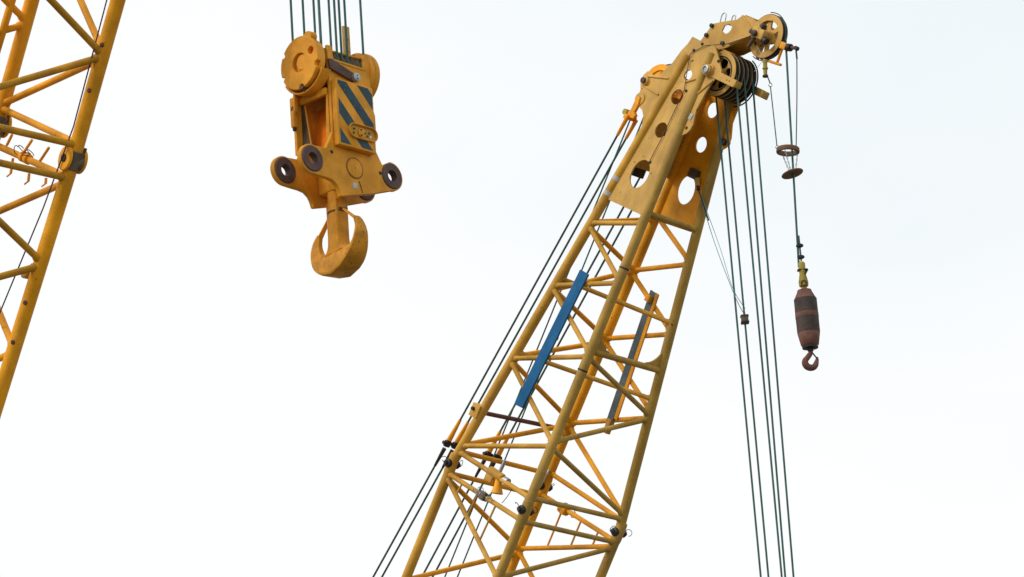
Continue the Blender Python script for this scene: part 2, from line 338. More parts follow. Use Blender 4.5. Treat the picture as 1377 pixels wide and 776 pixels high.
for r in (-1, 1):
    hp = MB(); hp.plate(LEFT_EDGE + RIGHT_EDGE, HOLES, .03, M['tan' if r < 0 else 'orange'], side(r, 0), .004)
    o = hp.build('head_plate', boom)
    if r > 0: tbm = MB(); tbm.lathe([(-.07, .05), (-.065, .055), (.065, .055), (.07, .05)], (.49, half_w(6.4), 6.40), (0, 1, 0), M['darksteel'], 16); tbm.build('lug_pin', o)
    def y(t, e): return r * (half_w(t) + e)
    for (h0, t0), (h1, t1) in (((-.83, 6.90), (-.36, 7.0)), ((-.80, 6.735), (-.42, 6.70)), ((.34, 6.90), (.57, 7.23)), ((.02, 7.05), (.30, 7.22)), ((-.30, 7.47), (-.05, 7.40))):
        st = MB(); st.tube([(h0, y(t0, .022), t0), (h1, y(t1, .022), t1)], .018, M['tan' if r < 0 else 'orange'], 8); st.build('stiffener', o)
    bs = MB(); p = Vector((AX[0] - .02, y(AX[1], .0), AX[1]))
    bs.lathe([(0, .10), (.05, .10), (.055, .085), (.11, .085), (.115, .07)], p, (0, r, 0), M['tan'], 26)
    bs.lathe([(.115, .065), (.135, .065), (.14, .05), (.12, .04)], p, (0, r, 0), M['steel'], 24); bs.build('axle_boss', o)
    b2 = MB(); p = Vector((RAX[0], y(RAX[1], 0), RAX[1])); b2.lathe([(0, .075), (.06, .075), (.065, .06)], p, (0, r, 0), M['tan'], 22)
    b2.lathe([(.06, .05), (.10, .048), (.105, .03)], p, (0, r, 0), M['boss'], 18); b2.build('axle_boss', o)
    for h, t in ((.12, 6.93), (.10, 6.17), (.09, 5.68), (-.13, 7.56), (.49, 7.55), (-.02, 7.70)): bt = MB(); bt.lathe([(0, .022), (.02, .022), (.025, .012)], (h, y(t, .015), t), (0, r, 0), M['darksteel'], 10); bt.build('bolt', o)
    for i in range(8): bt = MB(); bt.lathe([(0, .009), (.008, .009)], (-.01 + .25 * math.cos(i * .785 + .3), y(5.45, .015), 5.45 + .29 * math.sin(i * .785 + .3)), (0, r, 0), M['boss'], 6); bt.build('bolt', o)
    arm = MB(); arm.plate([(.22, 7.29), (1.045, 7.265), (1.06, 7.385), (.26, 7.42)], [circ(.86, 7.33, .012, 8), circ(.92, 7.33, .012, 8)], .05, M['tan'], side(r, .01 if r < 0 else .01), .006)
    arm.box((1.0, 1.06), (min(y(7.3, -.12), y(7.3, .03)), max(y(7.3, -.12), y(7.3, .03))), (7.275, 7.375), M['tan']); arm.build('guard_arm', o)
    lg = MB(); lg.lathe([(-.02, .10), (-.015, .105), (.03, .105), (.035, .10)], (-.766, y(6.52, .0), 6.52), (0, r, 0), M['tan'], 24)
    lg.lathe([(.035, .035), (.05, .03)], (-.766, y(6.52, 0), 6.52), (0, r, 0), M['boss'], 12); lg.build('pendant_lug', o)
    # equaliser yoke holding the pendants of this side
    yk = MB(); yw = y(6.45, .03)
    yk.plate([(-.815, 6.54), (-.735, 6.55), (-.71, 6.42), (-.73, 6.30), (-.67, 6.26), (-.70, 6.19), (-.86, 6.18), (-.89, 6.24), (-.83, 6.31)], [], .06, M['vivid'], lambda x, y_, z: Vector((x, yw + z, y_)), .012)
    yk.box((-.90, -.80), (min(r * .31, r * .53), max(r * .31, r * .53)), (6.14, 6.22), M['vivid'], None, .015)
    yk.lathe([(-.05, .05), (.05, .05)], (-.92, yw, 6.24), (0, 1, 0), M['olive'], 16); yk.build('pendant_yoke', boom)
# tape patches
for t in (5.23, 4.96):
    tp = MB(); p = chord_pt('A', t); d = (chord_pt('A', t + .1) - p).normalized(); tp.lathe([(-.035, CR + .002), (.035, CR + .002)], p, d, M['tape'], 22); tp.build('tape_patch', boom)
tp = MB(); tp.plate([(.43, 6.54), (.50, 6.54), (.51, 6.64), (.44, 6.64)], [], .008, M['tape'], side(-1, .022), .001); tp.build('tape_patch', boom)
# cross plates between the head plates
dg = MB()
def across(t, h0, h1, th, m, name):
    mb = MB(); w = half_w(t) - .02; mb.box((h0, h1), (-w, w), (t - th / 2, t + th / 2), M[m]); mb.build(name, boom)
across(7.70, -.30, .24, .05, 'tan', 'cross_plate'); across(4.90, .36, .43, .05, 'golden', 'cross_plate')
dw = MB(); dw.plate([(-half_w(5.5) + .018, 5.5), (half_w(5.5) - .018, 5.5), (half_w(6.75) - .018, 6.75), (-half_w(6.75) + .018, 6.75)], [], .03, M['golden'], lambda x, y, z: Vector((-.415 + z, x, y)), .004); dw.build('cross_plate', boom)

for h, t in ((-.30, 7.05),):
    mb = MB(); w = half_w(t) - .01; mb.tube([(h, -w, t), (h, w, t)], .045, M['orange'], 14); mb.build('spreader_tube', boom)
jx = MB(); jx.box((-.64, -.47), (-.26, .0), (5.35, 5.62), M['darksteel'], None, .015); jx.build('junction_box', boom)
# signal cable clipped along the near plate
sc_ = MB(); pts = [(.88, -.26, 8.12), (.388, -.26, 7.83), (.087, -.36, 7.70), (-.129, -.37, 7.52), (-.138, -.39, 7.47), (.09, -.43, 6.93), (.11, -.50, 6.16), (.09, -.545, 5.68)]
sc_.tube(pts, .006, M['cable'], 6); sc_.build('signal_wire', boom)
# sheaves
def sheave(parent, c, R, th, m, mface, holes=5, hole_r=.28, name='sheave', spoke=False, edge=None, gd_=.875):
    cx, cw, ct = c; o = None
    rim = MB(); e = th / 2
    rim.lathe([(-e, R * .72), (-e, R * .99), (-e * .8, R), (-e * .66, R * .985), (-e * .36, R * gd_ * 1.03), (0, R * gd_), (e * .36, R * gd_ * 1.03), (e * .66, R * .985), (e * .8, R), (e, R * .99), (e, R * .72)], (cx, cw, ct), (0, 1, 0), m, 56, closed=True)
    if edge:
        for sd in (-1, 1): rim.lathe([(sd * e * .99, R * (.70 if edge == mface and sd < 0 else .93)), (sd * e * 1.02, R * .995), (sd * e * .9, R * 1.012), (sd * e * .84, R * 1.0), (sd * e * .82, R * .97)], (cx, cw, ct), (0, 1, 0), edge, 56, closed=True)
    o = rim.build(name, parent)
    wb = MB(); hl = []
    for i in range(holes):
        a = 2 * math.pi * i / holes + .35
        if spoke:
            g_ = .16; n = 6
            ln = [(R * .68 * math.cos(a + s), R * .68 * math.sin(a + s)) for s in [lerp(-math.pi / holes + g_, math.pi / holes - g_, k / n) for k in range(n + 1)]]
            ln += [(R * .34 * math.cos(a + s), R * .34 * math.sin(a + s)) for s in [lerp(math.pi / holes - g_ * 1.9, -math.pi / holes + g_ * 1.9, k / n) for k in range(n + 1)]]
            hl.append([(cx + p, ct + q) for p, q in ln])
        else: hl.append(circ(cx + R * .5 * math.cos(a), ct + R * .5 * math.sin(a), R * .5 * hole_r * 1.3, 20))
    wb.plate(circ(cx, ct, R * .735, 48), hl, th * .35, mface, lambda x, y, z: Vector((x, cw + z, y)), .003); wb.build('web', o)
    hb = MB(); hb.lathe([(-e * 1.1, R * .10), (-e * 1.1, R * .24), (-e, R * .27), (e, R * .27), (e * 1.1, R * .24), (e * 1.1, R * .10)], (cx, cw, ct), (0, 1, 0), mface, 28); hb.build('hub', o)
    return o
RS = .36
for i in range(5): sheave(boom, (AX[0] + .02, -.17 + .098 * i, AX[1] + .01), RS, .094, M['darksteel'], M['tan' if i == 0 else 'darksteel'], 5, .37, edge=M['tan' if i == 0 else 'flange'], gd_=.80)
ax_ = MB(); ax_.tube([(AX[0], -.40, AX[1]), (AX[0], .40, AX[1])], .055, M['steel'], 20); ax_.build('sheave_axle', boom)
gd = MB()      # wire rope guard hoops round the sheave pack
for w in (.275,): gd.tube([(AX[0] + .40 * math.cos(a), w, AX[1] + .40 * math.sin(a)) for a in [lerp(-1.3, 1.3, k / 24) for k in range(25)]], .012, M['darksteel'], 8)
gd.build('rope_guard', boom)
for w in (-.12, .13): sheave(boom, (RAX[0], w, RAX[1]), .355, .075, M['orange'], M['orange'], 5, .3)
ax2 = MB(); ax2.tube([(RAX[0], -.43, RAX[1]), (RAX[0], .43, RAX[1])], .035, M['steel'], 14); ax2.build('sheave_axle', boom)
# auxiliary jib at the very tip
JP = [(-.225, 7.735), (-.112, 8.053), (.101, 8.15), (.364, 8.255), (.453, 8.352), (.656, 8.362), (.86, 8.33), (.97, 8.25), (.955, 8.13), (.771, 8.06), (.484, 7.864), (.375, 7.78), (.219, 7.70), (-.016, 7.70)]
for s in (-1, 1):
    jp = MB(); jp.plate(JP, [[(.145, 8.0), (.25, 7.98), (.325, 8.04), (.325, 8.12), (.25, 8.145), (.155, 8.10)]], .025, M['tan'], lambda x, y, z: Vector((x, s * .20 + z, y)), .004)
    o = jp.build('jib_plate', boom)
    b = MB(); b.lathe([(0, .075), (.035, .075), (.04, .06)], (.883, s * .21, 8.189), (0, s, 0), M['tan'], 22); b.build('axle_boss', o)
    bl = MB()
    for h, t in ((.79, 8.165), (.28, 7.83), (-.10, 8.02), (-.13, 7.85)): bl.lathe([(0, .034), (.04, .034), (.045, .02)], (h, s * .21, t), (0, s, 0), M['darksteel'], 14)
    bl.build('bolt', o)
    fl = MB(); fl.tube([(.42, s * .222, 7.86), (.80, s * .222, 8.10)], .02, M['tan'], 8); fl.tube([(.46, s * .222, 8.34), (.76, s * .222, 8.20)], .016, M['tan'], 8); fl.build('stiffener', o)
jb = MB()
def slab(mb, a, b, w0, w1, th, m):
    a, b = Vector((a[0], 0, a[1])), Vector((b[0], 0, b[1])); d = (b - a).normalized(); n = Vector((-d.z, 0, d.x)) * th / 2
    v = []
    for p in (a, b):
        for sn in (-1, 1):
            for w in (w0, w1): v.append(p + n * sn + Vector((0, w, 0)))
    mb.add(v, [(0, 1, 3, 2), (4, 6, 7, 5), (0, 4, 5, 1), (2, 3, 7, 6), (0, 2, 6, 4), (1, 5, 7, 3)], m)
slab(jb, (.20, 7.755), (.76, 8.06), -.187, .187, .025, M['orange']); slab(jb, (.12, 8.135), (.40, 8.26), -.187, .187, .02, M['tan'])
jb.build('jib_web', boom)
cp = MB(); slab(cp, (.40, 8.29), (.50, 8.365), -.19, .19, .02, M['orange']); cp.build('jib_cap', boom)
AUX = (.95, 8.185); AR = .36
sheave(boom, (AUX[0], 0, AUX[1]), AR, .10, M['darksteel'], M['tan'], 6, spoke=True, name='jib_sheave')
rm = MB(); rm.lathe([(-.056, AR * .70), (-.056, AR * .965), (-.052, AR * .965), (-.052, AR * .70)], (AUX[0], 0, AUX[1]), (0, 1, 0), M['tan'], 56, closed=True); rm.build('sheave_flange', boom)
ga = MB(); ga.tube([(AUX[0] + (.385 * math.cos(a)), -.03, AUX[1] + .385 * math.sin(a)) for a in [lerp(-1.9, 1.9, k / 36) for k in range(37)]], .008, M['darksteel'], 8)
ga.build('rope_guard', boom)
cb = MB(); cb.box((.80, 1.06), (-.24, -.10), (8.10, 8.26), M['tan'], None, .02)
cb.lathe([(0, .05), (.05, .05), (.06, .03)], (.90, -.24, 8.16), (0, -1, 0), M['darksteel'], 16); cb.lathe([(0, .06), (.07, .055)], (1.06, -.17, 8.12), (1, 0, -.2), M['darksteel'], 16); cb.lathe([(0, .06), (.06, .05)], (.95, -.19, 8.28), (.2, 0, 1), M['darksteel'], 16)
cb.tube([(.86, -.19, 8.10), (.82, -.2, 7.93)], .032, M['boss'], 12)
cb.build('sheave_cover', boom)
for h, t, r0 in ((.06, 8.14, .075), (.28, 8.20, .055)):
    hn = MB(); d = Vector((.10, 0, .06)).normalized(); n = Vector((-.3, 0, 1)).normalized(); c = Vector((h, -.19, t))
    hn.tube([c - d * r0 * .7] + [c + n * r0 * 1.1 - d * r0 * .7 * math.cos(a) + n * r0 * .8 * math.sin(a) for a in [math.pi * k / 8 for k in range(9)]] + [c + d * r0 * .7], .009, M['steel'], 8); hn.build('grab_handle', boom)
sa = MB(); sa.box((1.30, 1.43), (-.06, .06), (8.09, 8.20), M['vivid'], None, .012)
so = sa.build('switch_arm', boom)
st_ = MB(); st_.tube([(1.43, 0, 8.15), (1.50, 0, 8.16)], .06, M['darksteel'], 14); st_.tube([(1.50, 0, 8.165), (1.64, 0, 8.19)], .028, M['boss'], 12); st_.lathe([(-.03, .035), (.03, .035)], (1.62, 0, 8.185), (0, 1, 0), M['darksteel'], 12); st_.build('switch', so)
sl = MB(); sl.tube([(1.33, 0, 8.10), (1.345, 0, 7.87)], .022, M['vivid'], 8); sl.tube([(1.0, 0, 7.835), (1.44, 0, 7.86)], .022, M['vivid'], 8); sl.tube([(1.0, 0, 7.835), (.88, -.1, 8.0)], .03, M['tan'], 8); sl.tube([(.9, 0, 7.80), (.86, .05, 8.1)], .03, M['tan'], 8); sl.build('arm_strut', so)

# ------------------------------------------------------------------ ropes of the lattice boom
def world_pt(p): return F1 @ Vector(p)
def rope(name, label, cat, pts, r, m, group=None, seg=8):
    mb = MB(); mb.tube(pts, r, M[m], seg); o = mb.build(name, None, pts[0]); return tag(o, label, cat, group)
GP = 'pendant lines behind the boom'
def pendant(w, h0, h1, label, lab2):
    a = Vector((h0, w, 5.87)); b = Vector((h1, w, .50)); d = (b - a).normalized()
    e = empty('pendant_line', F1 @ Matrix.Translation(b), label, 'wire rope', GP)
    def loc(mb, nm): return mb.build(nm, e)
    T = lambda p: Vector(p) - b
    mb = MB(); mb.tube([T(a), T(b)], .017, M['pendant'], 8); loc(mb, 'rope')
    mb = MB(); mb.tube([T(a - d * .32), T(a - d * .1), T(a + d * .02)], [.036, .03, .026], M['vivid'], 12); loc(mb, 'socket')
    mb = MB(); mb.tube([T(b - d * .05), T(b + d * .1), T(b + d * .34)], [.026, .034, .046], M['orange'], 12); o = loc(mb, 'socket')
    c = b + d * .40
    lk = MB(); lk.box((-.042, .042), (-.052, .052), (-.065, .05), M['darksteel'], Matrix.Translation(T(c)), .02); lk.lathe([(-.095, .03), (.095, .03)], T(c), (0, 1, 0), M['darksteel'], 12)
    lk.build('shackle', o)
    # lower length
    s0 = c + d * .1; s1 = Vector((h1 - .06 - .186 * 7.6, w, -7.6)) if abs(h1) > 1.82 and w < 0 else Vector((h1 - .06 - .16 * 7.6, w, -7.6)); d2 = (s1 - s0).normalized()
    e2 = empty('pendant_line', F1 @ Matrix.Translation(s0), lab2, 'wire rope', 'lower pendant lines below the shackles')
    T2 = lambda p: Vector(p) - s0
    mb = MB(); mb.tube([T2(s0 + d2 * .3), T2(s1)], .017, M['pendant'], 8); mb.build('rope', e2)
    mb = MB(); mb.tube([T2(s0), T2(s0 + d2 * .16), T2(s0 + d2 * .34)], [.036, .03, .022], M['darksteel'], 12); mb.build('socket', e2)
pendant(-.50, -.88, -1.838, 'grey-green pendant rope left of the boom, outermost one below the orange yoke', 'grey-green lower pendant rope left of the boom, farther from the boom tube')
pendant(-.33, -.85, -1.833, 'grey-green pendant rope left of the boom, the one closer to the boom tube', 'grey-green lower pendant rope left of the boom, closer to the boom tube')
pendant(.35, -.85, -1.77, 'grey-green pendant rope seen through the lattice, left one beside the blue board', 'grey-green lower pendant rope seen through the lattice, left one of the pair')
pendant(.52, -.83, -1.72, 'grey-green pendant rope seen through the lattice, running closest behind the blue board', 'grey-green lower pendant rope seen through the lattice, right one of the pair')
# hoist ropes running up the back of the boom and over the head sheaves
def arc_pts(c, r, w, a0, a1, n=14): return [Vector((c[0] + r * math.cos(a), w, c[1] + r * math.sin(a))) for a in [lerp(a0, a1, k / n) for k in range(n + 1)]]
p1 = [Vector((-1.165, -.12, -8.0))] + arc_pts(RAX, .335, -.12, math.pi, math.pi * .62) + arc_pts((AX[0] + .02, AX[1] + .01), .345, -.074, math.pi * .72, math.pi * .35)
rope('hoist_rope', 'thin green rope up the back of the boom, left of the blue board', 'wire rope', [world_pt(p) for p in p1], .0125, 'rope', 'hoist ropes along the back of the boom')
p2 = [Vector((-1.15, .13, -8.0))] + arc_pts(RAX, .335, .13, math.pi, math.pi * .72) + [Vector((.3, .06, 8.2))] + arc_pts(AUX, .345, 0, math.pi * .66, .62)
rope('hoist_rope', 'thin green rope up the back of the boom and over the tip sheave', 'wire rope', [world_pt(p) for p in p2], .0125, 'rope', 'hoist ropes along the back of the boom')
GR = 'main hoist ropes hanging from the sheave pack'
HL = [(1, .026, -.030, 'far left one, passing the perforated plate'), (1, .222, -.045, 'second from the left, carrying a small box'), (0, -.17, -.060, 'third from the left at the sheaves'), (0, .026, -.145, 'fourth from the left at the sheaves'), (0, .222, -.150, 'rightmost at the sheaves and at the bottom')]
hang = []
for inner, w, dx, lab in HL:
    c = Vector((AX[0] + .02, w, AX[1] + .01)) + Vector((.817, 0, .575)) * (.305 * (-1 if inner else 1)); p = world_pt(c)
    q = p + Vector((dx / 9 * 12.5, 0, -12.5)); hang.append((p, q))
    rope('hoist_rope', 'green rope hanging under the sheave pack, ' + lab, 'wire rope', [p, q], .0155, 'rope', GR)
# box clamped on the second rope, with its cord
p, q = hang[1]; L_ = (q - p); bz = p + L_ * (3.84 / 12.5)
mb = MB(); mb.box((-.055, .055), (-.055, .055), (-.08, .06), M['darkbrown'], None, .01); mb.box((-.065, .065), (-.065, .065), (-.075, -.045), M['darksteel'], None, .01); mb.box((-.065, .065), (-.065, .065), (.03, .05), M['boss'], None, .008)
mb.lathe([(0, .02), (.07, .014)], (0, 0, .05), (0, 0, 1), M['darksteel'], 10)
o = mb.build('rope_clamp_box'); o.location = bz; tag(o, 'small grey-brown box clamped on a green hoist rope right of the boom', 'clamp')
sw = world_pt((.16, .46, 5.74)); sw2 = world_pt((.28, .44, 5.62))
swb = MB(); swb.box((-.02, .20), (half_w(5.7) - .09, half_w(5.7) - .016), (5.66, 5.82), M['sheave'], None, .015); swb.lathe([(0, .045), (.13, .04), (.14, .02)], (.22, half_w(5.65) - .07, 5.70), (.55, 0, -.8), M['tan'], 14); swb.lathe([(.14, .03), (.2, .03)], (.22, half_w(5.65) - .07, 5.70), (.55, 0, -.8), M['darksteel'], 10)
swb.build('limit_switch', boom)
s0 = world_pt((.34, half_w(5.6) - .07, 5.53)); pr = hang[0][0].lerp(hang[0][1], 3.45 / 12.5)
pr = pr + Vector((-.02, -.02, 0))
for dxx, lab in ((0, 'thin pale green cord from the plate switch to a hoist rope, upper strand'), ):
    mid = s0.lerp(pr, .5) + Vector((-.02, 0, -.03))
    mb = MB(); mb.tube(cr([s0, mid, pr, bz + Vector((-.02, -.02, .10))], 8), .006, M['teal'], 6)
    mb.tube(cr([s0 + Vector((.01, 0, 0)), s0.lerp(pr, .55) + Vector((.03, 0, 0)), pr + Vector((0, 0, .06)), bz + Vector((.02, -.02, .16))], 8), .005, M['teal'], 6)
    mb.tube([s0, s0.lerp(pr, .3)], .011, M['cable'], 6)
    o = mb.build('tether_line', None, s0); tag(o, 'thin pale green line slanting from the head plate to the small clamped box', 'line')

# auxiliary line with ring weight and hook weight
ca = Vector((AUX[0], 0, AUX[1])) + Vector((.817, 0, .575)) * .345; a0 = world_pt(ca)
vd = Vector((-.044, 0, -1))
hook_z = 3.76
hk = a0 + vd * hook_z
rope('auxiliary_rope', 'green wire rope from the tip sheave through the ring to the small hook', 'wire rope', [a0, a0 + vd * 1.0, hk + Vector((0, 0, -.1))], .0165, 'rope')
rg = a0 + vd * 2.0 + Vector((-.03, 0, 0))
e = empty('ring_weight', Matrix.Translation(rg), 'brown ring and round disc hanging round the auxiliary rope', 'weight')
mb = MB(); mb.lathe([(-.035, .135), (-.035, .175), (-.02, .18), (.03, .175), (.035, .17), (.035, .135)], (-.03, 0, .02), (.10, 0, 1), M['ringbrown'], 36, closed=True); mb.build('ring', e)
mb = MB(); mb.lathe([(-.012, .02), (-.012, .165), (0, .172), (.012, .165), (.012, .02)], (0, 0, -.36), (-.20, .05, 1), M['ringbrown'], 36, closed=True); mb.build('disc', e)
mb = MB(); mb.lathe([(0, .03), (.06, .025)], (0, 0, -.35), (-.2, .05, 1), M['steel'], 12); mb.build('disc_collar', e)
for a in (.2, 2.1, 4.3):
    mb = MB(); p = Vector((-.03 + .15 * math.cos(a), .15 * math.sin(a), 0)); q = Vector((.05 * math.cos(a), .05 * math.sin(a), -.35)); n = 9
    for i in range(n):
        c = p.lerp(q, (i + .5) / n); mb.tube([c + Vector((.009 * math.cos(t) * (i % 2), .009 * math.cos(t) * (1 - i % 2), .022 * math.sin(t))) for t in [2 * math.pi * k / 8 for k in range(8)]], .005, M['steel'], 5, closed=True)
    mb.build('chain', e)
# left hanger: switch cylinder, eyelet, thin cord; right hanger from the arm
c0 = a0 + Vector((-.36, 0, -.53))
e = empty('limit_switch', Matrix.Translation(c0), 'olive cylinder switch hanging under the tip jib on a thin wire', 'switch')
mb = MB(); mb.lathe([(.06, .02), (.05, .04), (.03, .042), (.0, .034), (-.07, .034), (-.075, .044), (-.095, .044), (-.10, .032), (-.19, .030), (-.20, .03)], (0, 0, 0), (.07, 0, 1), M['olive'], 18); mb.build('switch_body', e)
mb = MB(); mb.lathe([(-.20, .045), (-.225, .045), (-.23, .02)], (0, 0, 0), (.07, 0, 1), M['darksteel'], 16); mb.build('switch_cap', e)
mb = MB(); mb.tube([(-.02, 0, .06), (-.17, .05, -.10)], .004, M['steel'], 5); mb.tube([(0, 0, .05), (-.10, .0, .28)], .005, M['steel'], 5); mb.build('hanger_wire', e)
lt = c0 + Vector((.016, 0, -.22)); ey = lt + Vector((.03, 0, -.14)); rl = rg + Vector((-.19, 0, .04))
mb = MB(); mb.tube([lt, ey + Vector((0, 0, .03))], .010, M['pendant'], 6); mb.tube([ey + Vector((.026 * math.cos(t), 0, .03 * math.sin(t))) for t in [2 * math.pi * k / 12 for k in range(12)]], .008, M['steel'], 6, closed=True)
mb.tube([ey + Vector((0, 0, -.03)), rl + Vector((0, 0, .08))], .0095, M['pendant'], 6); mb.tube([rl + Vector((.022 * math.cos(t), 0, .05 + .026 * math.sin(t))) for t in [2 * math.pi * k / 12 for k in range(12)]], .008, M['steel'], 6, closed=True)
o = mb.build('hanger_line', None, lt); tag(o, 'thin green line with eyelets from the olive switch down to the brown ring', 'line')
at_ = world_pt((1.63, 0, 8.15)); rr_ = rg + Vector((.10, -.02, .08))
mb = MB(); mb.tube([at_, at_ + Vector((0, 0, -.14))], .014, M['darksteel'], 8); mb.tube(cr([at_ + Vector((0, 0, -.12)), at_.lerp(rr_, .5) + Vector((.012, 0, 0)), rr_], 6), .0095, M['pendant'], 6)
o = mb.build('hanger_line', None, at_); tag(o, 'thin grey-green line from the orange switch arm down to the ring', 'line')
# small hook with weight
e = empty('hook_weight', Matrix.Translation(hk), 'dark barrel weight with maroon ends and a small hook on the auxiliary rope', 'crane hook')
e.scale = (1, 1, .955)
def W_(z): return Vector((.045, 0, z))
mb = MB(); mb.lathe([(0, .035), (-.03, .055), (-.20, .048), (-.34, .075), (-.40, .07), (-.42, .045), (-.47, .04)], W_(-.02), (0, 0, 1), M['olive'], 18)
o = mb.build('wedge_socket', e)
mb = MB(); mb.box((-.075, .08), (-.05, .05), (-.165, -.145), M['darksteel'], Matrix.Translation(W_(0)), .006); mb.tube([W_(-.15) + Vector((.08, 0, 0)), W_(-.24) + Vector((.03, -.04, 0))], .016, M['darksteel'], 8); mb.lathe([(-.07, .05), (.07, .05)], W_(-.38), (0, 1, .2), M['boss'], 14); mb.build('pin', o)
mb = MB(); mb.tube([W_(.0), W_(.42) + Vector((0, 0, 0))], .014, M['rope'], 8)
to = mb.build('rope_tail', e)
for z in (.06, .25): mb = MB(); mb.lathe([(-.03, .02), (-.02, .045), (.02, .05), (.035, .02)], W_(z), (0, 0, 1), M['darksteel'], 10); mb.box((-.055, .055), (-.02, .02), (z - .015, z + .015), M['darksteel'], Matrix.Translation(W_(0)), .005); mb.build('rope_clip', to)
zt = -.49
mb = MB(); mb.lathe([(zt - .155, .168), (zt - .15, .172), (zt - .42, .174), (zt - .70, .172), (zt - .705, .168)], W_(0), (0, 0, 1), M['weight'], 32); wt = mb.build('weight', e)
mb = MB(); mb.lathe([(zt + .01, .07), (zt, .105), (zt - .03, .112), (zt - .15, .168), (zt - .155, .166)], W_(0), (0, 0, 1), M['maroon'], 32); mb.build('end_cone', wt)
mb = MB(); mb.lathe([(zt - .705, .168), (zt - .71, .17), (zt - .90, .135), (zt - .92, .12)], W_(0), (0, 0, 1), M['maroon'], 32); mb.build('end_cone', wt)
mb = MB(); mb.lathe([(zt - .385, .1755), (zt - .39, .1765), (zt - .455, .1765), (zt - .46, .1755)], W_(0), (0, 0, 1), M['maroon'], 32, closed=False); mb.build('paint_band', wt)
mb = MB(); mb.lathe([(zt - .90, .115), (zt - .905, .122), (zt - .955, .12), (zt - .96, .10)], W_(0), (0, 0, 1), M['darksteel'], 28); mb.lathe([(zt - .96, .05), (zt - 1.0, .045)], W_(0), (0, 0, 1), M['darksteel'], 16); mb.build('swivel', wt)
hz = zt - 1.0
pts = [W_(hz + .03), W_(hz - .03), W_(hz - .06) + Vector((-.02, 0, 0))] + [W_(hz - .19) + Vector((-.02 + .085 * math.cos(a), 0, .085 * math.sin(a))) for a in [lerp(2.2, 6.0, k / 14) for k in range(15)]] + [W_(hz - .14) + Vector((.088, -.0, 0)), W_(hz - .10) + Vector((.095, 0, 0))]
rs = [.034, .036, .04] + [.042 + .012 * math.sin(math.pi * k / 14) for k in range(15)] + [.026, .012]
pts = [Matrix.Rotation(R_(12), 3, 'Z') @ (Vector(p) - W_(0)) + W_(0) for p in pts]
mb = MB(); mb.tube(pts, rs, M['maroon'], 14); ho = mb.build('hook', e)
mb = MB(); mb.tube([W_(hz - .04) + Vector((.03, 0, 0)), W_(hz - .13) + Vector((.085, .01, 0))], .012, M['darksteel'], 8); mb.build('safety_latch', ho)

# ------------------------------------------------------------------ second lattice boom at the left edge
F2 = frame((-7.162, 39.568, 17.418), ((.599, .711, .368), (-.600, .703, -.382), (-.531, .008, .847)))
LW, LW1, LT = 2.05, 1.816, 6.0
def lp_(k, t):
    s, r = SG[k]; f = max(t, 0) / LT
    return Vector((s * 1.025, r * lerp(LW, LW1, f) / 2 - (.013 * max(0, -t) if r > 0 else 0), t))
# the right side of this boom stays straight, the taper is taken on the left
b2 = empty('crane_boom', F2, 'orange lattice boom of thick tubes cut off by the left edge of the photo', 'crane boom')
LCR = .102
LM = dict(A='ochre', B='ochre', C='amber', D='orange')
for k in 'ABCD':
    a = MB(); a.tube([lp_(k, .02), lp_(k, 6.5)], LCR, M[LM[k]], 26); o = a.build('chord', b2)
    b = MB(); b.tube([lp_(k, -8), lp_(k, -.02)], LCR, M[LM[k]], 26); b.build('chord', b2)
    if k == 'C':
        for t, s in ((.98, .0), (1.62, .6), (-2.05, .4), (-2.62, .1)):
            c = lp_(k, t) + Vector((.06, -.10, 0)); d = Vector((.5, -.85, 0)).normalized(); ch = MB(); ch.lathe([(0, .02), (.012, .035), (.03, .02)], lp_(k, t) + d * (LCR - .012), d, M['rust'], 9); ch.build('paint_chip', o)
    pj = MB(); p = lp_(k, 0)
    for s in (-1, 1): pj.plate(circ(0, 0, .14, 26), [], .05, M[LM[k]], lambda x, y, z: p + Vector((x, s * .125 + z, y * 1.25)), .012)
    pj.lathe([(-.13, .100), (-.12, .112), (.12, .112), (.13, .100)], p + Vector((.02, 0, 0)), (0, 0, 1), M['darkbrown'], 24); q = pj.build('pin_joint', b2)
    pn = MB(); pn.lathe([(-.17, .05), (-.165, .055), (.15, .055), (.16, .05)], p, (0, 1, 0), M['darksteel'], 18); pn.lathe([(.04, .08), (.05, .088), (.12, .088), (.13, .075)], p + Vector((.03, 0, -.02)), (.6, 1, 0), M['darkbrown'], 14); pn.tube([p + Vector((.05, .1, .08)), p + Vector((.07, .1, .20))], .022, M['darkbrown'], 8); pn.build('hitch_pin', q)
LP = [('BC', 2.51, 1.49), ('DC', 2.80, 1.52), ('BC', .43, 1.46), ('DC', .30, 1.43), ('DC', .23, .23), ('BC', .21, .21), ('DC', -.28, -.25), ('BC', -.25, -.26), ('DC', -1.50, -.32), ('BC', -.41, -1.46),
      ('BC', -2.42, -1.52), ('DC', -1.56, -2.72), ('DC', -3.98, -2.78), ('AD', 2.49, 1.51), ('AD', .44, 1.46), ('AB', 2.51, 1.49), ('AB', .43, 1.46), ('AB', .21, .21), ('AD', .21, .21), ('AD', -.26, -.26), ('AB', -.26, -.26),
      ('AD', -.41, -1.46), ('AB', -.41, -1.46), ('AD', -2.42, -1.52), ('AB', -2.42, -1.52), ('BC', -2.5, -3.5), ('BC', -4.5, -3.56), ('AB', -2.5, -3.5), ('AB', -4.5, -3.56), ('DC', -4.04, -5.2), ('AD', -2.5, -3.5), ('AD', -4.5, -3.56),
      ('BC', 2.57, 3.5), ('DC', 2.86, 4.0), ('BC', 4.5, 3.56), ('DC', 5.2, 4.06), ('AD', 2.57, 3.5), ('AB', 2.57, 3.5), ('AD', 4.5, 3.56), ('AB', 4.5, 3.56), ('BC', 4.56, 5.5), ('BC', -4.56, -5.5), ('DC', -6.2, -5.26), ('BC', -6.5, -5.56)]
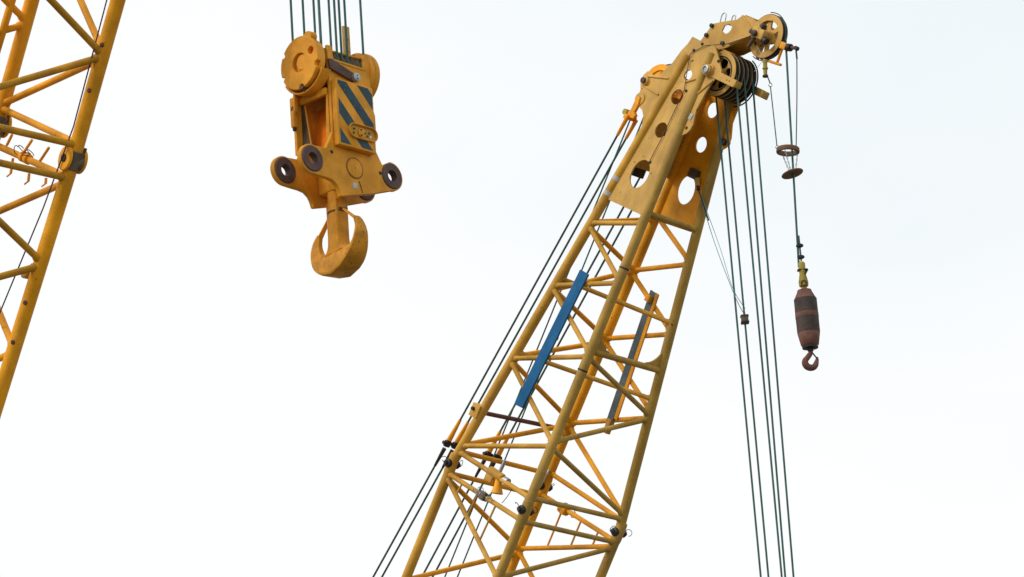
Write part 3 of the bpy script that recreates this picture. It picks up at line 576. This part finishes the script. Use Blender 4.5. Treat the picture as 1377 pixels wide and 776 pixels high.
LB = dict(AB='ochre', AD='orange', BC='ochre', DC='orange')
for f, a, b in LP:
    p, q = lp_(f[0], a), lp_(f[1], b); d = (q - p).normalized(); mb = MB(); mb.tube([p + d * .07, p + d * .115, p + d * .14, q - d * .14, q - d * .115, q - d * .07], [.064, .063, .049, .049, .063, .064], M[LB[f]], 18); mb.build('brace', b2)
mb = MB(); mb.tube([(-1.02, .62, -8), (-1.02, .70, 6.5)], .055, M['orange'], 14); mb.build('guard_rail', b2)
for (x0, z0), (x1, z1) in (((-.583, -.041), (-.636, -.212)), ((-.064, .011), (-.165, -.182)), ((.39, .014), (.27, -.215)), ((-.393, -.341), (-.338, -.551)), ((.102, -.436), (.139, -.538)), ((.533, -.39), (.563, -.46))):
    mb = MB(); mb.tube([(x0, 1.02, z0), (x1, 1.02, z1 - .0)], .020, M['vivid'], 8); mb.tube([(x1, 1.02, z1), (x1 - .03, .99, z1 - .06)], .012, M['vivid'], 8); mb.build('rung', b2)
mb = MB()
for s in (-.10, .02): mb.lathe([(s - .035, .055), (s - .03, .075), (s + .03, .075), (s + .035, .055)], (-.05, 1.02, -.26), (1, 0, 0), M['vivid'], 16)
o = mb.build('pin_holder', b2)
for i in range(4): rc = MB(); rclip(rc, Vector((-.28 + .12 * i, .96, -.20 + .05 * (i % 2))), .06, M['darksteel']); rc.build('retaining_clip', o)
mb = MB(); mb.lathe([(-.06, .05), (-.05, .075), (.05, .075), (.06, .05)], (.78, 1.0, -1.70), (0, 1, 0), M['tan'], 18); mb.tube([(.80, 1.0, -1.65), (1.0, 1.02, -1.50)], .05, M['orange'], 12); mb.build('cable_roller', b2)
mb = MB(); pts = [F2 @ Vector(p) for p in ((.97, .80, 6.2), (1.037, .80, 2.23), (1.068, .85, .452), (1.025, .85, .072), (.93, .85, -.748), (.65, .85, -2.324), (-.1, .85, -6.0))]
mb.tube(pts, .011, M['violet'], 6); o = mb.build('signal_cable', None, pts[0]); tag(o, 'thin dark violet cable slanting across the left boom beside its thick tube', 'cable')

# ------------------------------------------------------------------ big hook block
QB = Vector((-2.215, 39.414, 16.312))
FB = Matrix.Translation(QB) @ Matrix.Rotation(R_(46.217), 4, 'Z')
blk = empty('hook_block', FB, 'large yellow hook block with dark diagonal stripes and a double hook', 'hook block')
K = M['block']
XZ = lambda y0: (lambda x, y, z: Vector((x, y0 + z, y)))
AXZ = 1.46
# upper frame plates
fp = MB(); fp.plate([(-.36, .25), (.36, .25), (.42, 1.0), (.385, 1.20), (.385, 1.69), (.30, 1.69), (.275, 1.46), (-.27, 1.46), (-.295, 1.67), (-.375, 1.67), (-.375, 1.20), (-.36, 1.0)], [], .05, K, XZ(-.30), .008)
front = fp.build('front_plate', blk)
mb = MB(); mb.tube([(-.28, -.315, 1.465), (.28, -.315, 1.455)], .022, K, 12); mb.build('edge_bar', front)
bp = MB(); bp.plate([(-.47, .25), (.40, .25), (.43, 1.0), (.40, 1.69), (-.40, 1.69), (-.47, 1.0)], [], .05, K, XZ(.30), .008); bpo = bp.build('back_plate', blk)
mb = MB(); mb.plate([(-.27, .20), (.265, .20), (.265, .97), (-.27, .97)], [], .02, M['orangeglow'], lambda x, y, z: Vector((-.22 + .22 * (y - .2) + z, x, y)), .003); mb.build('added_glow_wall', blk, label='added inner wall with orange bounce glow in its colour')  # wall added to catch light in the opening, orange glow in its colour
mb = MB(); mb.tube([(-.33, -.22, 1.64), (.33, -.22, 1.66)], .018, K, 10); mb.build('tie_rod', blk)
mb = MB(); mb.tube([(-.35, .11, .27), (-.35, .215, .97)], .014, K, 8); mb.build('side_rib', blk)
mb = MB(); mb.box((-.40, -.34), (-.26, .27), (.97, 1.07), K, None, .01); mb.build('cross_member', blk)
mb = MB(); mb.plate([(-.27, .27), (-.19, .27), (-.235, .98), (-.27, .98)], [], .03, K, lambda x, y, z: Vector((-.355 + z, x, y)), .004); mb.build('side_web', blk)
mb = MB(); mb.plate([(.27, .27), (.11, .27), (.215, .98), (.27, .98)], [], .03, M['sheave'], lambda x, y, z: Vector((-.355 + z, x, y)), .004); mb.build('side_web', blk)  # dark brown sheave colour stands in for the shade on this web
# striped board
bd = MB(); bd.box((-.35, .325), (-.425, -.328), (.215, 1.165), K, None, .014); board = bd.build('striped_board', blk)
XL, XR, ZB, ZT = -.318, .300, .245, 1.14
def clip(poly, fn):
    o = []
    for i in range(len(poly)):
        a, b = poly[i - 1], poly[i]; fa, fb = fn(a), fn(b)
        if fa * fb < 0: t = fa / (fa - fb); o.append((a[0] + (b[0] - a[0]) * t, a[1] + (b[1] - a[1]) * t))
        if fb >= 0: o.append(b)
    return o
slotC = (.08, .46)
for i in range(4):
    b0 = .25 + .43 * i; poly = [(-.8, b0 + 1.1 * .47), (-.8, b0 + .215 + 1.1 * .47), (.8, b0 + .215 - 1.1 * 1.13), (.8, b0 - 1.1 * 1.13)]
    for fn in (lambda p: p[0] - XL, lambda p: XR - p[0], lambda p: p[1] - ZB, lambda p: ZT - p[1]):
        if poly: poly = clip(poly, fn)
    if poly and len(poly) > 2:
        mb = MB(); n = len(poly); mb.add([(x, -.4285, y) for x, y in poly] + [(x, -.4255, y) for x, y in poly], [tuple(range(n)), tuple(range(n, 2 * n))] + [(k, (k + 1) % n, n + (k + 1) % n, n + k) for k in range(n)], M['navy']); mb.build('stripe', board)
# oblong window with roller and bolts
def oblong(cx, cz, hw, r, n=12): return [(cx + hw + r * math.cos(a), cz - .0 + r * math.sin(a)) for a in [lerp(-math.pi / 2, math.pi / 2, k / n) for k in range(n + 1)]] + [(cx - hw + r * math.cos(a), cz + r * math.sin(a)) for a in [lerp(math.pi / 2, 1.5 * math.pi, k / n) for k in range(n + 1)]]
mb = MB(); mb.plate(oblong(*slotC, .155, .105), [oblong(*slotC, .155, .088)], .05, K, XZ(-.44), .008); wn = mb.build('window_rim', board)
mb = MB(); n = 26; ob = oblong(*slotC, .155, .09); mb.add([(x, -.4295, z) for x, z in ob], [tuple(range(len(ob)))], M['golden']); mb.lathe([(0, .066), (.02, .066), (.025, .05)], (slotC[0] - .02, -.4295, slotC[1] - .01), (0, -1, 0), K, 26)
mb.build('window_panel', wn)
mb = MB()
for a in (0, 2, 4): mb.lathe([(0, .012), (.012, .012)], (slotC[0] - .02 + .045 * math.cos(a * 1.05), -.454, slotC[1] - .01 + .045 * math.sin(a * 1.05)), (0, -1, 0), M['darksteel'], 8)
for x, z in ((-.15, .03), (-.16, -.03), (.09, -.03), (.12, .02)): mb.lathe([(0, .014), (.012, .014)], (slotC[0] + x, -.43, slotC[1] + z), (0, -1, 0), M['boss'], 8)
mb.lathe([(0, .02), (.01, .018)], (slotC[0] + .14, -.431, slotC[1] - .035), (0, -1, 0), M['white'], 10); mb.build('bolt', wn)
# locking lever with its pale round cap
mb = MB(); mb.plate([(-.40, 1.45), (-.35, 1.46), (.08, 1.33), (.10, 1.26), (.05, 1.21), (-.38, 1.31)], [], .04, M['boss'], XZ(-.35), .01); lv = mb.build('lever_bar', front)
mb = MB(); mb.lathe([(0, .062), (.05, .062), (.055, .055)], (.06, -.365, 1.27), (0, -1, 0), M['steel'], 24)
mb.lathe([(.055, .012), (.06, .01)], (.055, -.365, 1.29), (0, -1, 0), M['darksteel'], 8); mb.lathe([(.055, .012), (.06, .01)], (.06, -.365, 1.25), (0, -1, 0), M['darksteel'], 8); mb.build('lever_cap', lv)
# cheek discs
def notched(R, notches):
    o = []; n = 96
    for k in range(n):
        a = 2 * math.pi * k / n; r = R
        for c, wd, dp in notches:
            if abs((a - c + math.pi) % (2 * math.pi) - math.pi) < wd: r = R - dp
        o.append((r * math.cos(a), r * math.sin(a) + AXZ))
    return o
for s in (-1, 1):
    mb = MB(); no = [(R_(148), .09, .04), (R_(200), .07, .045), (R_(275), .10, .055), (R_(340), .10, .05)] if s < 0 else [(R_(20), .08, .03), (R_(340), .08, .03)]
    no = [(math.pi - c, w, d) for c, w, d in no] if s < 0 else no
    cres = [(.135 * math.cos(a), AXZ + .02 + .135 * math.sin(a)) for a in [lerp(R_(40), R_(320), k / 20) for k in range(21)]] if False else circ(0, AXZ, .135, 28)
    mb.plate(notched(.375, no), [cres, circ(-.24, AXZ + .10, .055, 16)] if s < 0 else [], .07, K, lambda x, y, z: Vector((s * (.575 if s < 0 else .50) + z, x, y)), .012)
    ck = mb.build('cheek_disc', blk)
    mb = MB(); mb.lathe([(-.09, .345), (-.085, .36), (.0, .36)], (s * (.54 if s < 0 else .47), 0, AXZ), (s, 0, 0), K, 48); mb.build('disc_flange', ck)
    if s < 0:
        mb = MB(); mb.lathe([(0, .108), (.02, .105)], (-.575, -.04, AXZ), (-1, 0, 0), K, 24); mb.lathe([(0, .08), (-.05, .085), (.05, .08)], (-.53, -.16, AXZ + .33), (-1, 0, 0), K, 20); mb.build('disc_boss', ck)
        mb = MB(); mb.tube([(-.60, -.02, AXZ - .36), (-.50, -.02, AXZ - .40)], .03, M['boss'], 10); mb.build('grease_fitting', ck)
        mb = MB(); arc = [(.43 * math.cos(a), AXZ + .43 * math.sin(a)) for a in [lerp(R_(205), R_(330), k / 20) for k in range(21)]] + [(.40 * math.cos(a), AXZ + .40 * math.sin(a)) for a in [lerp(R_(330), R_(205), k / 20) for k in range(21)]]
        mb.plate(arc, [], .16, K, lambda x, y, z: Vector((-.47 + z, x, y)), .006); mb.build('saddle_plate', blk)
# sheaves in the block
def bsheave(x):
    rim = MB(); R = .29; e = .045
    rim.lathe([(-e, .06), (-e, R * .985), (-e * .75, R), (-e * .3, R * .9), (0, R * .875), (e * .3, R * .9), (e * .75, R), (e, R * .985), (e, .06)], (x, 0, AXZ), (1, 0, 0), M['sheave'], 48, closed=True); rim.build('sheave', blk)
for x in (-.42, -.20, -.095, .0, .095, .19, .285, .40): bsheave(x)
mb = MB(); mb.tube([(-.52, 0, AXZ), (.48, 0, AXZ)], .07, M['steel'], 20); mb.build('sheave_axle', blk)
mb = MB(); mb.box((.235, .345), (-.02, .03), (1.66, 2.21), M['tan'], None, .012); po_ = mb.build('anchor_post', blk)
mb = MB()
for z in (2.0, 1.82): mb.lathe([(0, .018), (.02, .018)], (.27, -.02, z), (0, -1, 0), M['darksteel'], 10)
mb.build('bolt', po_)
mb = MB(); mb.plate([(.22, 1.62), (.22, 1.80), (.33, 1.84), (.56, 1.68), (.56, 1.55)], [], .04, K, XZ(.05), .008); mb.build('top_gusset', blk)
for s in (-1, 1):
    mb = MB(); x = -.50 if s < 0 else .44; yy = .26 if s < 0 else -.26
    x0, x1 = (-.56, -.47) if s < 0 else (.40, .47)
    mb.box((x0, x1), (yy - .04, yy + .03), (.62, .86), K, None, .02); o = mb.build('keeper_lug', blk)
    mb = MB(); mb.tube([((x0 + x1) / 2 + .04 * math.cos(a), yy, .86 + .07 * math.sin(a)) for a in [math.pi * k / 8 for k in range(9)]], .008, M['boss'], 6); mb.lathe([(0, .03), (-.04, .025)], ((x0 + x1) / 2, yy, .62), (0, 0, 1), M['darksteel'], 10); mb.build('keeper_pin', o)
    if s < 0:
        mb = MB(); mb.box((-.53, -.46), (.22, .32), (.78, 1.06), K, None, .012); mb.build('keeper_lug', blk)
# lower cheek plates with lifting eyes
LOW = circ(.68, 0, .205, 16, R_(-88), R_(95), True) + [(.52, .13), (.42, .30), (.36, .42), (-.36, .42), (-.42, .30), (-.50, .16)]
LOW += circ(-.755, -.05, .205, 18, R_(75), R_(268), True) + [(-.62, -.262), (-.50, -.265), (-.40, -.28), (-.33, -.33), (-.29, -.40), (-.27, -.47), (-.24, -.475), (.0, -.41), (.33, -.325)]
for y0 in (-.285, .26):
    mb = MB(); hs = [circ(.68, 0, .083, 22), circ(-.755, -.05, .083, 22)]
    mb.plate(LOW, hs, .075, K, XZ(y0), .01); o = mb.build('lower_plate', blk)
    for cx, cz in ((.68, 0), (-.755, -.05)):
        mb = MB(); mb.lathe([(-.055, .082), (-.055, .17), (-.042, .185), (.042, .185), (.055, .17), (.055, .082)], (cx, y0, cz), (0, 1, 0), M['boss'], 32, closed=True); mb.build('lifting_eye', o)
    if y0 < 0:
        mb = MB(); mb.lathe([(.0375, .15), (.043, .15), (.043, .142), (.0375, .142)], (0, y0, -.03), (0, -1, 0), M['boss'], 36, closed=True); mb.lathe([(.036, .135), (.05, .132), (.052, .12)], (0, y0, -.03), (0, -1, 0), K, 32); mb.lathe([(.052, .008), (.055, .006)], (0, y0, -.03), (0, -1, 0), M['darksteel'], 8); mb.build('trunnion_cap', o)
        mb = MB(); mb.box((-.05, .03), (y0 - .042, y0 - .036), (-.32, -.24), M['tape'], Matrix.Rotation(0, 4, 'Y'), .001); mb.build('data_tag', o)
        mb = MB()
        for x, z in ((-.40, .12), (.47, -.0), (.12, .0)): mb.lathe([(.03, .026 if x != .12 else .012), (.04, .026 if x != .12 else .012)], (x, y0, z), (0, -1, 0), M['darksteel'], 14)
        mb.tube([(.07, y0 - .04, -.20), (.12, y0 - .04, -.36)], .006, M['darksteel'], 6); mb.build('bolt', o)
mb = MB(); mb.box((-.19, .19), (-.24, .22), (-.30, .10), K, None, .03); mb.build('crosshead', blk)
# double hook
half = [(.122, -.42), (.122, -.80), (.122, -.95), (.138, -1.05), (.20, -1.12), (.29, -1.12), (.37, -1.05), (.412, -.95), (.414, -.87), (.395, -.80), (.41, -.76), (.445, -.77), (.50, -.85), (.53, -.97), (.516, -1.08), (.455, -1.22), (.355, -1.33), (.22, -1.415)]
sm = cr([(a, 0, b) for a, b in half[1:]], 3)
ol = [half[0]] + [(p.x, p.z) for p in sm] + [(0, -1.465)]
ol += [(-x, y) for x, y in reversed(ol[:-1])]
mb = MB(); HR = Matrix.Rotation(R_(-8.5), 3, 'Z')
def hook_pt(x, y, z):      # wide outer curve, narrow seat
    k = (.32 + .70 * min(1, max(0, (-y - .75) / .60)))
    ss = lambda a, b, v: (lambda t: t * t * (3 - 2 * t))(min(1, max(0, (v - a) / (b - a))))
    ax_x = abs(x)
    seat = .80 - .34 * ss(.16, .36, ax_x)
    w = ss(.42, .51, math.hypot(x, y + .93)) if y < -.70 else 0
    k = lerp(max(k, .45) * seat if ax_x > .2 else max(k * seat, .62), k, w)
    return HR @ Vector((z * k - .055, x * (1 + .05 * min(1, ax_x / .3)), y))
mb.plate(ol, [], .33, M['hookpaint'], hook_pt, .035); hk_ = mb.build('double_hook', blk)
mb = MB(); mb.lathe([(-.30, .125), (-.80, .122), (-1.0, .122), (-1.14, .118), (-1.22, .09)], (-.055, 0, 0), (0, 0, 1), K, 32); mb.build('shank', hk_)
mb = MB(); mb.tube([(-.055 + .132 * math.cos(a), .132 * math.sin(a), -.58) for a in [2 * math.pi * k / 24 for k in range(24)]], .011, M['ringbrown'], 8, closed=True); mb.build('latch_collar', hk_)
for s in (-1, 1):
    a, b = HR @ Vector((-.055, s * .435, -.79)), HR @ Vector((-.055, s * .15, -.56)); d = (b - a).normalized(); n = d.cross(HR @ Vector((1, 0, 0))).normalized() * .008; w = HR @ Vector((.04, 0, 0))
    mb = MB(); mb.add([a - w - n, a + w - n, b + w * .6 - n, b - w * .6 - n, a - w + n, a + w + n, b + w * .6 + n, b - w * .6 + n], [(0, 1, 2, 3), (4, 5, 6, 7), (0, 1, 5, 4), (1, 2, 6, 5), (2, 3, 7, 6), (3, 0, 4, 7)], M['vivid'] if s > 0 else K)
    mb.tube([b - w * 1.6, b + w * 1.6], .013, M['boss'], 8); mb.build('safety_latch', hk_)
# ropes rising out of the block, five sheaves, two falls each
GB = 'hoist ropes rising from the hook block'
BR = [('leftmost at the photo top', -.42, 1), ('second from the left at the photo top', -.20, 1), ('third from the left, left of a close trio', .0, 1), ('fourth from the left, middle of a close trio', .095, 1), ('fifth from the left, right of a close trio', -.47, -1),
      ('sixth from the left at the photo top', .285, 1), ('seventh from the left at the photo top', -.19, -1), ('eighth from the left, left of the upright post', -.105, -1), ('ninth from the left, crossing the upright post', .0, -1), ('rightmost at the photo top', .30, -1)]
for lab, x, s in BR:
    y0 = s * .27; p = FB @ Vector((x - s * .036, y0, AXZ)); top = p + Vector((0, 0, 7.5))
    rope('hoist_rope', 'dark green rope above the hook block, ' + lab, 'wire rope', [p, top], .0165, 'rope', GB)
